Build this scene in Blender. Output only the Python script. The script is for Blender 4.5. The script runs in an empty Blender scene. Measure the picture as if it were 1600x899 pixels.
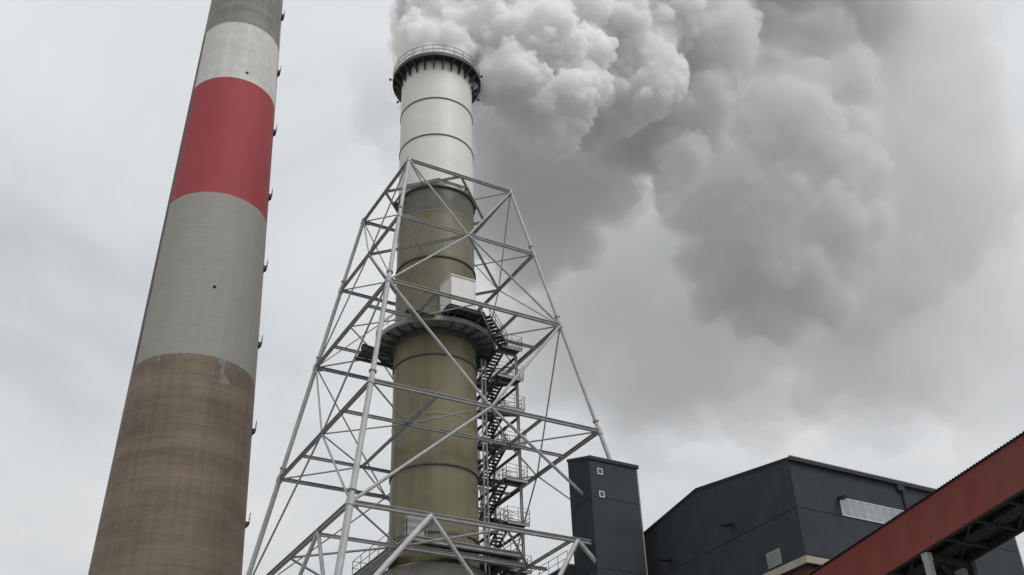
import bpy, bmesh, math, random
import numpy as np
from mathutils import Vector, Matrix

random.seed(7)
RNG = np.random.default_rng(11)
S = bpy.context.scene
COL = S.collection
PI = math.pi

# ---------------------------------------------------------------- camera
cam_d = bpy.data.cameras.new("camera")
cam = bpy.data.objects.new("camera", cam_d)
COL.objects.link(cam)
S.camera = cam
PITCH, ROLL = math.radians(32.895), math.radians(-2.231)
ex = Vector((0.861786, -0.507272, 0.0))          # level "right" of the view
ey = Vector((0.507272, 0.861786, 0.0))           # level "forward" of the view
fw = ey * math.cos(PITCH) + Vector((0, 0, math.sin(PITCH)))
up0 = -ey * math.sin(PITCH) + Vector((0, 0, math.cos(PITCH)))
rt = ex * math.cos(ROLL) + up0 * math.sin(ROLL)
up = -ex * math.sin(ROLL) + up0 * math.cos(ROLL)
m = Matrix((rt, up, -fw)).transposed().to_4x4()
m.translation = (0, 0, 1.7)
cam.matrix_world = m
cam_d.sensor_fit = 'HORIZONTAL'
cam_d.sensor_width = 36.0
cam_d.lens = 1711.15 / 1600 * 36.0
cam_d.clip_start = 0.1
cam_d.clip_end = 8000

# ---------------------------------------------------------------- light, sky, exposure
SUN_EL, SUN_AZ = math.radians(55), math.radians(-72)   # direction to the sun, angle from +x
sun_vec = Vector((math.cos(SUN_EL) * math.cos(SUN_AZ), math.cos(SUN_EL) * math.sin(SUN_AZ), math.sin(SUN_EL)))
sun_d = bpy.data.lights.new("sun", 'SUN')
sun_d.energy = 1.35
sun_d.angle = math.radians(25)
sun_d.color = (1.0, 0.98, 0.96)
sun = bpy.data.objects.new("sun", sun_d)
COL.objects.link(sun)
sun.rotation_euler = sun_vec.to_track_quat('Z', 'Y').to_euler()

world = bpy.data.worlds.new("World")
S.world = world
world.use_nodes = True
wt = world.node_tree
for n in list(wt.nodes):
    wt.nodes.remove(n)


def N(t, kind, **kw):
    n = t.nodes.new(kind)
    for k, v in kw.items():
        if k.startswith("i_"):
            n.inputs[k[2:].replace("_", " ")].default_value = v
        elif k.startswith("n_"):
            n.inputs[int(k[2:])].default_value = v
        else:
            setattr(n, k, v)
    return n


def math_node(t, op, a, b=None, clamp=False):
    n = t.nodes.new("ShaderNodeMath")
    n.operation = op
    n.use_clamp = clamp
    for i, v in enumerate((a, b)):
        if v is None:
            continue
        if isinstance(v, (int, float)):
            n.inputs[i].default_value = v
        else:
            t.links.new(v, n.inputs[i])
    return n.outputs[0]


def ramp(t, fac, stops):
    n = t.nodes.new("ShaderNodeValToRGB")
    cr = n.color_ramp
    while len(cr.elements) < len(stops):
        cr.elements.new(0.5)
    for e, (p, c) in zip(cr.elements, stops):
        e.position = p
        e.color = (*c, 1) if len(c) == 3 else c
    t.links.new(fac, n.inputs[0])
    return n.outputs[0]


def mixc(t, fac, a, b, mode='MIX'):
    n = t.nodes.new("ShaderNodeMix")
    n.data_type = 'RGBA'
    n.blend_type = mode
    for sock, v in ((n.inputs[0], fac), (n.inputs[6], a), (n.inputs[7], b)):
        if isinstance(v, (int, float)):
            sock.default_value = v
        elif isinstance(v, tuple):
            sock.default_value = (*v, 1) if len(v) == 3 else v
        else:
            t.links.new(v, sock)
    return n.outputs[2]


sky = N(wt, "ShaderNodeTexSky", sky_type='NISHITA', sun_disc=False, sun_elevation=SUN_EL,
        sun_rotation=math.pi / 2 - SUN_AZ, air_density=1.0, dust_density=4.0, ozone_density=1.0)
hsv = N(wt, "ShaderNodeHueSaturation", i_Saturation=0.22)
wt.links.new(sky.outputs[0], hsv.inputs["Color"])
tc = N(wt, "ShaderNodeTexCoord")
sep = N(wt, "ShaderNodeSeparateXYZ")
wt.links.new(tc.outputs["Generated"], sep.inputs[0])
zz = math_node(wt, 'ADD', math_node(wt, 'MAXIMUM', sep.outputs[2], 0.0), 0.22)
com = N(wt, "ShaderNodeCombineXYZ")
wt.links.new(math_node(wt, 'DIVIDE', sep.outputs[0], zz), com.inputs[0])
wt.links.new(math_node(wt, 'DIVIDE', sep.outputs[1], zz), com.inputs[1])
n1 = N(wt, "ShaderNodeTexNoise", i_Scale=1.9, i_Detail=7.0, i_Roughness=0.52, i_Distortion=0.35)
mp = N(wt, "ShaderNodeMapping")
mp.inputs["Location"].default_value = (1.7, 4.1, 0)
wt.links.new(com.outputs[0], mp.inputs[0])
wt.links.new(mp.outputs[0], n1.inputs["Vector"])
cloud = ramp(wt, n1.outputs[0], [(0.30, (5.5, 5.8, 6.25)), (0.48, (7.55, 7.8, 8.05)), (0.66, (8.6, 8.75, 8.85))])
low = math_node(wt, 'MULTIPLY_ADD', math_node(wt, 'MAXIMUM', sep.outputs[2], 0.0), 0.36)   # an overcast sky is darker towards the horizon
[n for n in wt.nodes if n.type == 'MATH' and n.operation == 'MULTIPLY_ADD'][-1].inputs[2].default_value = 0.75
lowc = N(wt, "ShaderNodeCombineColor")
for k_ in range(3):
    wt.links.new(low, lowc.inputs[k_])
cloud = mixc(wt, 1.0, cloud, lowc.outputs[0], 'MULTIPLY')
skyc = mixc(wt, 0.93, hsv.outputs[0], cloud)
bg = N(wt, "ShaderNodeBackground", i_Strength=0.1)
wt.links.new(skyc, bg.inputs[0])
wo = N(wt, "ShaderNodeOutputWorld")
wt.links.new(bg.outputs[0], wo.inputs[0])

S.view_settings.view_transform = 'Standard'
S.view_settings.look = 'None'
S.view_settings.exposure = 0.0
S.view_settings.gamma = 1.0
S.view_settings.use_curve_mapping = False
S.cycles.max_bounces = 48
S.cycles.diffuse_bounces = 4
S.cycles.glossy_bounces = 3
S.cycles.volume_bounces = 40
S.cycles.transparent_max_bounces = 96
S.cycles.use_denoising = True
S.cycles.use_adaptive_sampling = True
S.cycles.adaptive_threshold = 0.015
S.cycles.caustics_reflective = False
S.cycles.caustics_refractive = False

# ---------------------------------------------------------------- materials


def new_mat(name):
    mt = bpy.data.materials.new(name)
    mt.use_nodes = True
    t = mt.node_tree
    b = t.nodes["Principled BSDF"]
    return mt, t, b


def noise(t, vec, scale, detail=4.0, rough=0.55, dist=0.0, sv=None):
    n = N(t, "ShaderNodeTexNoise", i_Scale=scale, i_Detail=detail, i_Roughness=rough, i_Distortion=dist)
    if sv is not None:
        mpn = N(t, "ShaderNodeMapping")
        mpn.inputs["Scale"].default_value = sv
        t.links.new(vec, mpn.inputs[0])
        vec = mpn.outputs[0]
    t.links.new(vec, n.inputs["Vector"])
    return n.outputs[0]


def simple_mat(name, c0, c1, rough=0.6, scale=3.0, metal=0.0, spec=0.4, bump=0.0, bscale=12.0, var=0.0):
    mt, t, b = new_mat(name)
    tcn = N(t, "ShaderNodeTexCoord")
    f = noise(t, tcn.outputs["Object"], scale, 5.0)
    c = ramp(t, f, [(0.3, c0), (0.7, c1)])
    if var:
        oi = N(t, "ShaderNodeObjectInfo")
        v = math_node(t, 'MULTIPLY_ADD', oi.outputs["Random"], var)
        t.nodes[-1].inputs[2].default_value = 1 - var / 2
        h = N(t, "ShaderNodeHueSaturation")
        t.links.new(c, h.inputs["Color"])
        t.links.new(v, h.inputs["Value"])
        c = h.outputs[0]
    t.links.new(c, b.inputs["Base Color"])
    b.inputs["Roughness"].default_value = rough
    b.inputs["Metallic"].default_value = metal
    b.inputs["Specular IOR Level"].default_value = spec
    if bump:
        bn = N(t, "ShaderNodeBump", i_Strength=bump, i_Distance=0.02)
        t.links.new(noise(t, tcn.outputs["Object"], bscale, 4.0), bn.inputs["Height"])
        t.links.new(bn.outputs[0], b.inputs["Normal"])
    return mt


M = {}
M['steel'] = simple_mat("galvanised_steel", (0.30, 0.31, 0.31), (0.44, 0.45, 0.44), 0.5, 1.3, 0.0, 0.5, var=0.18)
M['steel_leg'] = simple_mat("galvanised_tube", (0.36, 0.37, 0.365), (0.48, 0.49, 0.48), 0.45, 0.9, 0.0, 0.5)
M['steel_dark'] = simple_mat("weathered_steel", (0.075, 0.08, 0.08), (0.13, 0.135, 0.13), 0.6, 2.0)
M['deck_mid'] = simple_mat("platform_plate", (0.26, 0.265, 0.26), (0.36, 0.365, 0.36), 0.6, 1.5)
M['grating'] = simple_mat("platform_grating", (0.05, 0.053, 0.053), (0.09, 0.092, 0.09), 0.7, 2.0)
M['ring_dark'] = simple_mat("ring_steel", (0.07, 0.068, 0.055), (0.11, 0.105, 0.09), 0.6, 2.0)
M['gallery'] = simple_mat("gallery_steel", (0.04, 0.046, 0.05), (0.07, 0.078, 0.08), 0.55, 2.0)
M['clad'] = simple_mat("dark_cladding", (0.044, 0.051, 0.059), (0.055, 0.063, 0.072), 0.6, 0.5, 0.0, 0.1, var=0.05)
M['clad_trim'] = simple_mat("cladding_trim", (0.045, 0.05, 0.054), (0.058, 0.063, 0.067), 0.6, 1.0, 0.0, 0.12)
M['coping'] = simple_mat("coping_metal", (0.24, 0.24, 0.20), (0.32, 0.32, 0.27), 0.5, 1.0)
M['joint'] = simple_mat("joint_backing", (0.018, 0.02, 0.022), (0.025, 0.027, 0.03), 0.8, 1.0)
M['soffit'] = simple_mat("pale_soffit", (0.40, 0.365, 0.29), (0.50, 0.46, 0.37), 0.8, 0.8)
M['redwall'] = simple_mat("red_brown_wall", (0.085, 0.035, 0.03), (0.11, 0.045, 0.04), 0.6, 1.0)
M['redclad'] = simple_mat("red_gallery_sheet", (0.175, 0.033, 0.025), (0.235, 0.047, 0.034), 0.55, 0.35, 0.0, 0.3, var=0.015)
M['redroof'] = simple_mat("dark_roof_sheet", (0.04, 0.03, 0.032), (0.06, 0.045, 0.045), 0.55, 1.0)
M['underside'] = simple_mat("dark_underside", (0.022, 0.022, 0.02), (0.04, 0.04, 0.036), 0.8, 2.0)  # one even near-black tone for the gallery's underside and dark trestle members
M['white_frame'] = simple_mat("white_frame", (0.55, 0.57, 0.58), (0.65, 0.66, 0.67), 0.5, 2.0)
M['cabin'] = simple_mat("white_cabin_sheet", (0.80, 0.79, 0.75), (0.86, 0.85, 0.81), 0.5, 0.8)
M['glass_dark'] = simple_mat("dark_pane", (0.03, 0.035, 0.04), (0.04, 0.045, 0.05), 0.15, 1.0, 0.0, 0.6)
M['polycarb'] = simple_mat("translucent_sheet", (0.27, 0.29, 0.29), (0.36, 0.38, 0.38), 0.4, 1.6, 0.0, 0.5, var=0.25)
M['lamp_black'] = simple_mat("black_lamp_housing", (0.012, 0.012, 0.013), (0.02, 0.02, 0.02), 0.5, 3.0)
M['concrete_base'] = simple_mat("base_concrete", (0.28, 0.268, 0.245), (0.40, 0.385, 0.355), 0.85, 0.5, bump=0.3, bscale=3)
M['trestle'] = simple_mat("trestle_concrete", (0.30, 0.305, 0.30), (0.40, 0.40, 0.39), 0.8, 0.8)
M['ground'] = simple_mat("yard_asphalt", (0.17, 0.17, 0.16), (0.27, 0.265, 0.25), 0.9, 0.12, bump=0.3)
M['hole'] = simple_mat("hole_dark", (0.01, 0.01, 0.01), (0.015, 0.015, 0.015), 0.9, 1.0)
M['rail'] = simple_mat("railing_tube", (0.22, 0.225, 0.22), (0.30, 0.31, 0.30), 0.5, 2.0)


def panel_rib(mat_name, axis_scale):
    """faint vertical trapezoid ribs of a wall sheet, as fine relief"""
    mt = M[mat_name]
    t = mt.node_tree
    b = t.nodes["Principled BSDF"]
    geo = N(t, "ShaderNodeNewGeometry")
    sp = N(t, "ShaderNodeSeparateXYZ")
    t.links.new(geo.outputs["Position"], sp.inputs[0])
    s = math_node(t, 'ADD', sp.outputs[0], sp.outputs[1])
    fr = math_node(t, 'SINE', math_node(t, 'MULTIPLY', s, axis_scale))
    bn = N(t, "ShaderNodeBump", i_Strength=0.15, i_Distance=0.01)
    t.links.new(fr, bn.inputs["Height"])
    t.links.new(bn.outputs[0], b.inputs["Normal"])


panel_rib('clad', 18.0)


def weather(mat_name, amount, tint, sv=(1.3, 1.3, 0.12), scale=1.0):
    """run-off streaks and dust, laid over the sheet's own colour"""
    t = M[mat_name].node_tree
    b = t.nodes["Principled BSDF"]
    src = b.inputs["Base Color"].links[0].from_socket
    geo = N(t, "ShaderNodeNewGeometry")
    f = noise(t, geo.outputs["Position"], scale, 6.0, 0.62, sv=sv)
    f2 = noise(t, geo.outputs["Position"], 0.23, 4.0, 0.6)
    f = math_node(t, 'ADD', math_node(t, 'MULTIPLY', f, 0.6), math_node(t, 'MULTIPLY', f2, 0.4))
    fac = ramp(t, f, [(0.44, (0, 0, 0)), (0.66, (amount,) * 3)])
    t.links.new(mixc(t, fac, src, tint), b.inputs["Base Color"])


weather('clad', 0.30, (0.09, 0.095, 0.097))
weather('redclad', 0.40, (0.16, 0.075, 0.055))
weather('steel', 0.35, (0.20, 0.17, 0.135), (0.8, 0.8, 0.8))
weather('cabin', 0.35, (0.50, 0.47, 0.41))
weather('soffit', 0.5, (0.25, 0.22, 0.17), (1.2, 1.2, 0.5))

CH_C = (19.8, 92.9)
ch_view = Vector((-CH_C[0], -CH_C[1], 0)).normalized()      # towards the photographer
ch_left = Vector((ch_view.y, -ch_view.x, 0))                # flank at the left of the view
if ch_left.dot(ex) > 0:
    ch_left = -ch_left


def chimney_mat(name, paint, paint_rough=0.7, wear=0.08, stain=0.12, tone=None):
    """weathered concrete, painted except along one flank; tone: an unpainted concrete's own tint pair"""
    mt, t, b = new_mat(name)
    tcn = N(t, "ShaderNodeTexCoord")
    o = tcn.outputs["Object"]
    lo, hi = tone or ((0.15, 0.145, 0.13), (0.26, 0.25, 0.225))
    f1 = noise(t, o, 1.0, 6.0, 0.6, sv=(0.10, 0.10, 0.75))
    f2 = noise(t, o, 1.0, 4.0, 0.6, sv=(1.9, 1.9, 0.05))
    f3 = noise(t, o, 0.35, 5.0, 0.6)
    f4 = noise(t, o, 5.0, 3.0, 0.6)
    mix = math_node(t, 'ADD', math_node(t, 'MULTIPLY', f1, 0.42), math_node(t, 'MULTIPLY', f2, 0.25))
    mix = math_node(t, 'ADD', mix, math_node(t, 'MULTIPLY', f3, 0.20))
    mix = math_node(t, 'ADD', mix, math_node(t, 'MULTIPLY', f4, 0.13))
    conc = ramp(t, mix, [(0.38, lo), (0.62, hi)])
    # pour lines every 1.25 m
    sp = N(t, "ShaderNodeSeparateXYZ")
    t.links.new(o, sp.inputs[0])
    fr = math_node(t, 'FRACT', math_node(t, 'DIVIDE', sp.outputs[2], 1.25))
    line = math_node(t, 'LESS_THAN', fr, 0.07)
    conc = mixc(t, math_node(t, 'MULTIPLY', line, 0.22), conc, tuple(c * 0.6 for c in lo))
    if paint:
        pn = noise(t, o, 0.55, 6.0, 0.62)
        pv = noise(t, o, 1.0, 5.0, 0.6, sv=(1.4, 1.4, 0.08))
        pm = math_node(t, 'ADD', math_node(t, 'MULTIPLY', pn, 0.5), math_node(t, 'MULTIPLY', pv, 0.5))
        pc = ramp(t, pm, [(0.36, tuple(c * (1 - stain) for c in paint)), (0.62, tuple(min(1, c * (1 + stain * 0.4)) for c in paint))])
        pc = mixc(t, wear, pc, conc)
        pc = mixc(t, math_node(t, 'MULTIPLY', line, 0.13), pc, lo)
        d = N(t, "ShaderNodeVectorMath", operation='NORMALIZE')
        fl = N(t, "ShaderNodeVectorMath", operation='MULTIPLY')
        fl.inputs[1].default_value = (1, 1, 0)
        t.links.new(o, fl.inputs[0])
        t.links.new(fl.outputs[0], d.inputs[0])
        dt = N(t, "ShaderNodeVectorMath", operation='DOT_PRODUCT')
        dt.inputs[1].default_value = ch_left
        t.links.new(d.outputs[0], dt.inputs[0])
        lim = math_node(t, 'MULTIPLY_ADD', noise(t, o, 0.6, 4.0), 0.03)
        t.nodes[-1].inputs[2].default_value = 0.905 if False else 0.93
        # the line above adds the constant to the edge's wobble
        madd = [n for n in t.nodes if n.type == 'MATH' and n.operation == 'MULTIPLY_ADD'][-1]
        madd.inputs[2].default_value = 0.915
        bare = math_node(t, 'GREATER_THAN', dt.outputs["Value"], lim)
        col = mixc(t, bare, pc, tuple(c * 0.75 for c in lo))
    else:
        col = conc
    t.links.new(col, b.inputs["Base Color"])
    b.inputs["Roughness"].default_value = paint_rough
    b.inputs["Specular IOR Level"].default_value = 0.3
    bn = N(t, "ShaderNodeBump", i_Strength=0.25, i_Distance=0.05)
    t.links.new(mix, bn.inputs["Height"])
    t.links.new(bn.outputs[0], b.inputs["Normal"])
    return mt


M['ch_brown'] = chimney_mat("chimney_bare_concrete", None, tone=((0.145, 0.112, 0.078), (0.265, 0.208, 0.15)))
M['ch_grey'] = chimney_mat("chimney_grey_paint", (0.365, 0.355, 0.32), stain=0.08)
M['ch_patch'] = chimney_mat("chimney_thin_paint", (0.27, 0.265, 0.24), wear=0.25)
M['ch_red'] = chimney_mat("chimney_red_paint", (0.40, 0.052, 0.066), stain=0.10)
M['ch_white'] = chimney_mat("chimney_white_paint", (0.70, 0.70, 0.66), stain=0.16)
M['ch_top'] = chimney_mat("chimney_top_concrete", None, tone=((0.16, 0.152, 0.135), (0.31, 0.295, 0.27)))


def flue_mat(name, c0, c1, rough, streak=0.5):
    mt, t, b = new_mat(name)
    tcn = N(t, "ShaderNodeTexCoord")
    o = tcn.outputs["Object"]
    f1 = noise(t, o, 1.0, 5.0, 0.6, sv=(0.9, 0.9, 0.06))
    f2 = noise(t, o, 0.45, 5.0, 0.6)
    f3 = noise(t, o, 1.0, 3.0, 0.5, sv=(0.2, 0.2, 1.3))
    mix = math_node(t, 'ADD', math_node(t, 'MULTIPLY', f1, streak), math_node(t, 'MULTIPLY', f2, 0.85 - streak))
    mix = math_node(t, 'ADD', mix, math_node(t, 'MULTIPLY', f3, 0.15))
    t.links.new(ramp(t, mix, [(0.36, c0), (0.64, c1)]), b.inputs["Base Color"])
    b.inputs["Roughness"].default_value = rough
    b.inputs["Specular IOR Level"].default_value = 0.5
    return mt


M['flue_white'] = flue_mat("flue_white_coat", (0.71, 0.695, 0.64), (0.80, 0.79, 0.74), 0.5, 0.3)
M['flue_olive'] = flue_mat("flue_olive_shell", (0.15, 0.133, 0.070), (0.235, 0.21, 0.12), 0.38)
M['flue_stain'] = flue_mat("flue_stained_shell", (0.135, 0.123, 0.076), (0.22, 0.20, 0.13), 0.4)
M['flue_soot'] = flue_mat("flue_sooty_shell", (0.085, 0.085, 0.068), (0.17, 0.165, 0.125), 0.5)
M['weld_pale'] = simple_mat("pale_seam", (0.25, 0.23, 0.155), (0.30, 0.28, 0.19), 0.5, 2.0)


def steam_mat(name, density, linked_surface, albedo, aniso=0.2):
    mt = bpy.data.materials.new(name)
    mt.use_nodes = True
    t = mt.node_tree
    for n in list(t.nodes):
        t.nodes.remove(n)
    out = N(t, "ShaderNodeOutputMaterial")
    v = N(t, "ShaderNodeVolumePrincipled")
    v.inputs["Color"].default_value = (albedo - 0.03 * (1 - albedo), albedo + 0.01 * (1 - albedo), albedo + 0.04 * (1 - albedo), 1)  # albedo well under white paints the farther steam's self-shade into its colour
    v.inputs["Density"].default_value = density
    v.inputs["Anisotropy"].default_value = aniso
    t.links.new(v.outputs[0], out.inputs["Volume"])
    if linked_surface:                       # a clear skin, so that the cloud still reads as an object
        c = N(t, "ShaderNodeRGB")
        c.outputs[0].default_value = (1, 1, 1, 1)
        tr = N(t, "ShaderNodeBsdfTransparent")
        t.links.new(c.outputs[0], tr.inputs[0])
        t.links.new(tr.outputs[0], out.inputs["Surface"])
    return mt


# ---------------------------------------------------------------- mesh helpers
class MB:
    def __init__(self):
        self.v, self.f = [], []

    def add(self, vs, fs):
        k = len(self.v)
        self.v += [tuple(p) for p in vs]
        self.f += [tuple(i + k for i in f) for f in fs]
        return self

    def box(self, x0, x1, y0, y1, z0, z1):
        vs = [(x, y, z) for z in (z0, z1) for y in (y0, y1) for x in (x0, x1)]
        return self.add(vs, [(0, 2, 3, 1), (4, 5, 7, 6), (0, 1, 5, 4), (1, 3, 7, 5), (3, 2, 6, 7), (2, 0, 4, 6)])

    def sweep(self, p0, p1, prof, upv=(0, 0, 1)):
        """extrude a closed 2-D profile (list of (side, up)) from p0 to p1"""
        p0, p1 = Vector(p0), Vector(p1)
        d = (p1 - p0).normalized()
        upv = Vector(upv)
        if abs(d.dot(upv)) > 0.98:
            upv = Vector((1, 0, 0))
        s = d.cross(upv).normalized()
        u_ = s.cross(d).normalized()
        n = len(prof)
        vs = [p + s * a + u_ * b for p in (p0, p1) for a, b in prof]
        fs = [(i, (i + 1) % n, n + (i + 1) % n, n + i) for i in range(n)]
        fs += [tuple(range(n - 1, -1, -1)), tuple(range(n, 2 * n))]
        return self.add(vs, fs)

    def tube(self, p0, p1, r, n=8):
        return self.sweep(p0, p1, [(r * math.cos(2 * PI * i / n), r * math.sin(2 * PI * i / n)) for i in range(n)])

    def ibeam(self, p0, p1, h, b=None, t=None):
        b = b or h * 0.85
        t = t or h * 0.13
        hw, hh, tw = b / 2, h / 2, t * 0.5
        return self.sweep(p0, p1, [(-hw, -hh), (hw, -hh), (hw, -hh + t), (tw, -hh + t), (tw, hh - t), (hw, hh - t), (hw, hh), (-hw, hh), (-hw, hh - t), (-tw, hh - t), (-tw, -hh + t), (-hw, -hh + t)])

    def angle(self, p0, p1, s, t=None):
        t = t or s * 0.16
        return self.sweep(p0, p1, [(-s / 2, -s / 2), (s / 2, -s / 2), (s / 2, -s / 2 + t), (-s / 2 + t, -s / 2 + t), (-s / 2 + t, s / 2), (-s / 2, s / 2)])

    def lathe(self, prof, n=64, c=(0, 0), closed=False, a0=0.0, a1=2 * PI):
        """turn (r, z) points round the vertical through c"""
        full = abs(a1 - a0 - 2 * PI) < 1e-6
        cols = n if full else n + 1
        k = len(prof)
        vs = []
        for i in range(cols):
            a = a0 + (a1 - a0) * i / n
            for r, z in prof:
                vs.append((c[0] + r * math.cos(a), c[1] + r * math.sin(a), z))
        fs = []
        for i in range(n):
            j = (i + 1) % cols
            for q in range(k if closed else k - 1):
                q2 = (q + 1) % k
                fs.append((i * k + q, j * k + q, j * k + q2, i * k + q2))
        return self.add(vs, fs)

    def prism(self, poly, z0, z1):
        n = len(poly)
        vs = [(x, y, z0) for x, y in poly] + [(x, y, z1) for x, y in poly]
        fs = [(i, (i + 1) % n, n + (i + 1) % n, n + i) for i in range(n)]
        fs += [tuple(range(n - 1, -1, -1)), tuple(range(n, 2 * n))]
        return self.add(vs, fs)

    def slab(self, corners, thick):
        """a plate with any planar outline, thickened along its normal"""
        c = [Vector(p) for p in corners]
        nrm = (c[1] - c[0]).cross(c[2] - c[0]).normalized() * thick
        n = len(c)
        vs = c + [p - nrm for p in c]
        fs = [tuple(range(n)), tuple(range(2 * n - 1, n - 1, -1))]
        fs += [(i, n + i, n + (i + 1) % n, (i + 1) % n) for i in range(n)]
        return self.add(vs, fs)


def link(name, mb, mat, parent=None, origin=None, smooth=False, stuff=False, label=None):
    """one mesh object; vertices are given in world coordinates"""
    base = Vector(parent["base"]) if parent is not None else Vector((0, 0, 0))
    pts = np.array(mb.v, dtype=float)
    if origin is None:
        origin = (pts.min(0) + pts.max(0)) / 2 if parent is not None else np.zeros(3)
    origin = np.array(origin, dtype=float)
    me = bpy.data.meshes.new(name)
    me.from_pydata((pts - origin).tolist(), [], mb.f)
    me.validate()
    bm = bmesh.new()
    bm.from_mesh(me)
    bmesh.ops.recalc_face_normals(bm, faces=bm.faces)
    bm.to_mesh(me)
    bm.free()
    me.materials.append(mat)
    if smooth:
        pass
    o = bpy.data.objects.new(name, me)
    COL.objects.link(o)
    if smooth:
        me.polygons.foreach_set("use_smooth", [True] * len(me.polygons))
        a = np.array([1])
        me.set_sharp_from_angle(angle=math.radians(35))
    if parent is not None:
        o.parent = parent
    o.location = Vector(origin) - base
    o["base"] = tuple(origin)
    if stuff:
        o["kind"] = "stuff"
    if label:
        o["label"] = label
    return o


def copy_part(src, origin, parent, rot=None):
    """another piece that shares src's mesh; origin in world coordinates"""
    o = src.copy()
    COL.objects.link(o)
    o.parent = parent
    o.location = Vector(origin) - Vector(parent["base"])
    if rot is not None:
        o.rotation_euler = rot
    o["base"] = tuple(origin)
    return o


def thing(name, label, cat, loc=(0, 0, 0), group=None):
    o = bpy.data.objects.new(name, None)
    COL.objects.link(o)
    o.location = loc
    o["base"] = tuple(loc)
    o["label"] = label
    o["category"] = cat
    if group:
        o["group"] = group
    return o


def ring_pts(c, r, z, n, a0=0.0, a1=2 * PI):
    return [(c[0] + r * math.cos(a0 + (a1 - a0) * i / n), c[1] + r * math.sin(a0 + (a1 - a0) * i / n), z) for i in range(n + (0 if abs(a1 - a0 - 2 * PI) < 1e-6 else 1))]


# ---------------------------------------------------------------- ground
g = link("ground", MB().add([(-3000, -3000, 0), (3000, -3000, 0), (3000, 3000, 0), (-3000, 3000, 0)], [(0, 1, 2, 3)]), M['ground'])
g["kind"] = "structure"

# ---------------------------------------------------------------- old striped chimney
chim = thing("chimney", "tall tapering concrete chimney banded in grey, red and white paint", "chimney", (CH_C[0], CH_C[1], 0))


def ch_r(z):
    return 5.313 - 0.0312 * (z - 60)


bands = [(0.0, 50.8, 'ch_brown', "bare brown concrete lower shaft", "shaft"),
         (50.8, 69.4, 'ch_grey', "grey painted band", "painted_band"),
         (69.4, 85.35, 'ch_red', "faded red painted band", "painted_band"),
         (85.35, 93.95, 'ch_white', "dirty white painted band", "painted_band"),
         (93.95, 122.0, 'ch_top', "bare grey concrete top", "shaft")]
for z0, z1, mk, lb, nm in bands:
    k = max(2, int((z1 - z0) / 3))
    mb = MB().lathe([(ch_r(z0 + (z1 - z0) * i / k), z0 + (z1 - z0) * i / k) for i in range(k + 1)], 96, CH_C)
    if z1 > 120:
        mb.lathe([(ch_r(122), 122), (ch_r(122) - 0.5, 122), (ch_r(100) - 0.9, 100)], 96, CH_C)
    link(nm, mb, M[mk], chim, origin=(CH_C[0], CH_C[1], 0), smooth=True, label=lb)


def ch_point(az_from_view, z, out=0.0):
    """point on the shaft: angle 0 faces the photographer, + to the right of the view"""
    a = math.radians(az_from_view)
    d = ch_view * math.cos(a) - ch_left * math.sin(a)
    r = ch_r(z) + out
    return Vector((CH_C[0], CH_C[1], z)) + d * r, d


# small grey repair patches just under the grey band
flakes = [(24, 50.35, 0.34, 0.7), (27.5, 48.7, 0.62, 0.62), (24.2, 49.4, 0.22, 0.8), (-36, 50.3, 0.24, 0.42), (21.5, 50.55, 0.5, 0.25)]
fr_ = random.Random(3)
flakes += [(24 + fr_.gauss(0, 5), 50.7 - abs(fr_.gauss(0, 1.5)), fr_.uniform(0.05, 0.16), fr_.uniform(0.05, 0.2)) for _ in range(26)]
flakes += [(fr_.uniform(-60, 70), 50.75 - abs(fr_.gauss(0, 0.25)), fr_.uniform(0.08, 0.3), fr_.uniform(0.05, 0.16)) for _ in range(34)]
for az, z0, wd, hg in flakes:
    mb = MB()
    pl = []
    for i in range(28):
        t_ = 2 * PI * i / 28
        rr = 0.85 + 0.16 * math.sin(3 * t_ + az) + 0.10 * math.sin(5 * t_ + az * 2) + 0.06 * math.sin(9 * t_ + az)
        pl.append(ch_point(az + math.degrees(wd * rr * math.cos(t_) / 5.5), z0 + hg * rr * 0.8 * math.sin(t_), 0.012)[0])
    n_ = len(pl)
    ce = sum(pl, Vector()) / n_
    ce += (ce - Vector((CH_C[0], CH_C[1], ce.z))).normalized() * 0.02
    mb.add([*pl, ce], [(i, (i + 1) % n_, n_) for i in range(n_)])
    link("paint_patch", mb, M['ch_patch'], chim, origin=(CH_C[0], CH_C[1], 0))
# two small round ports
for az, z in ((13, 86.45), (7, 58.2)):
    p, d = ch_point(az, z)
    link("port_hole", MB().tube(p - d * 0.3, p + d * 0.03, 0.16, 12), M['hole'], chim)
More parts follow.
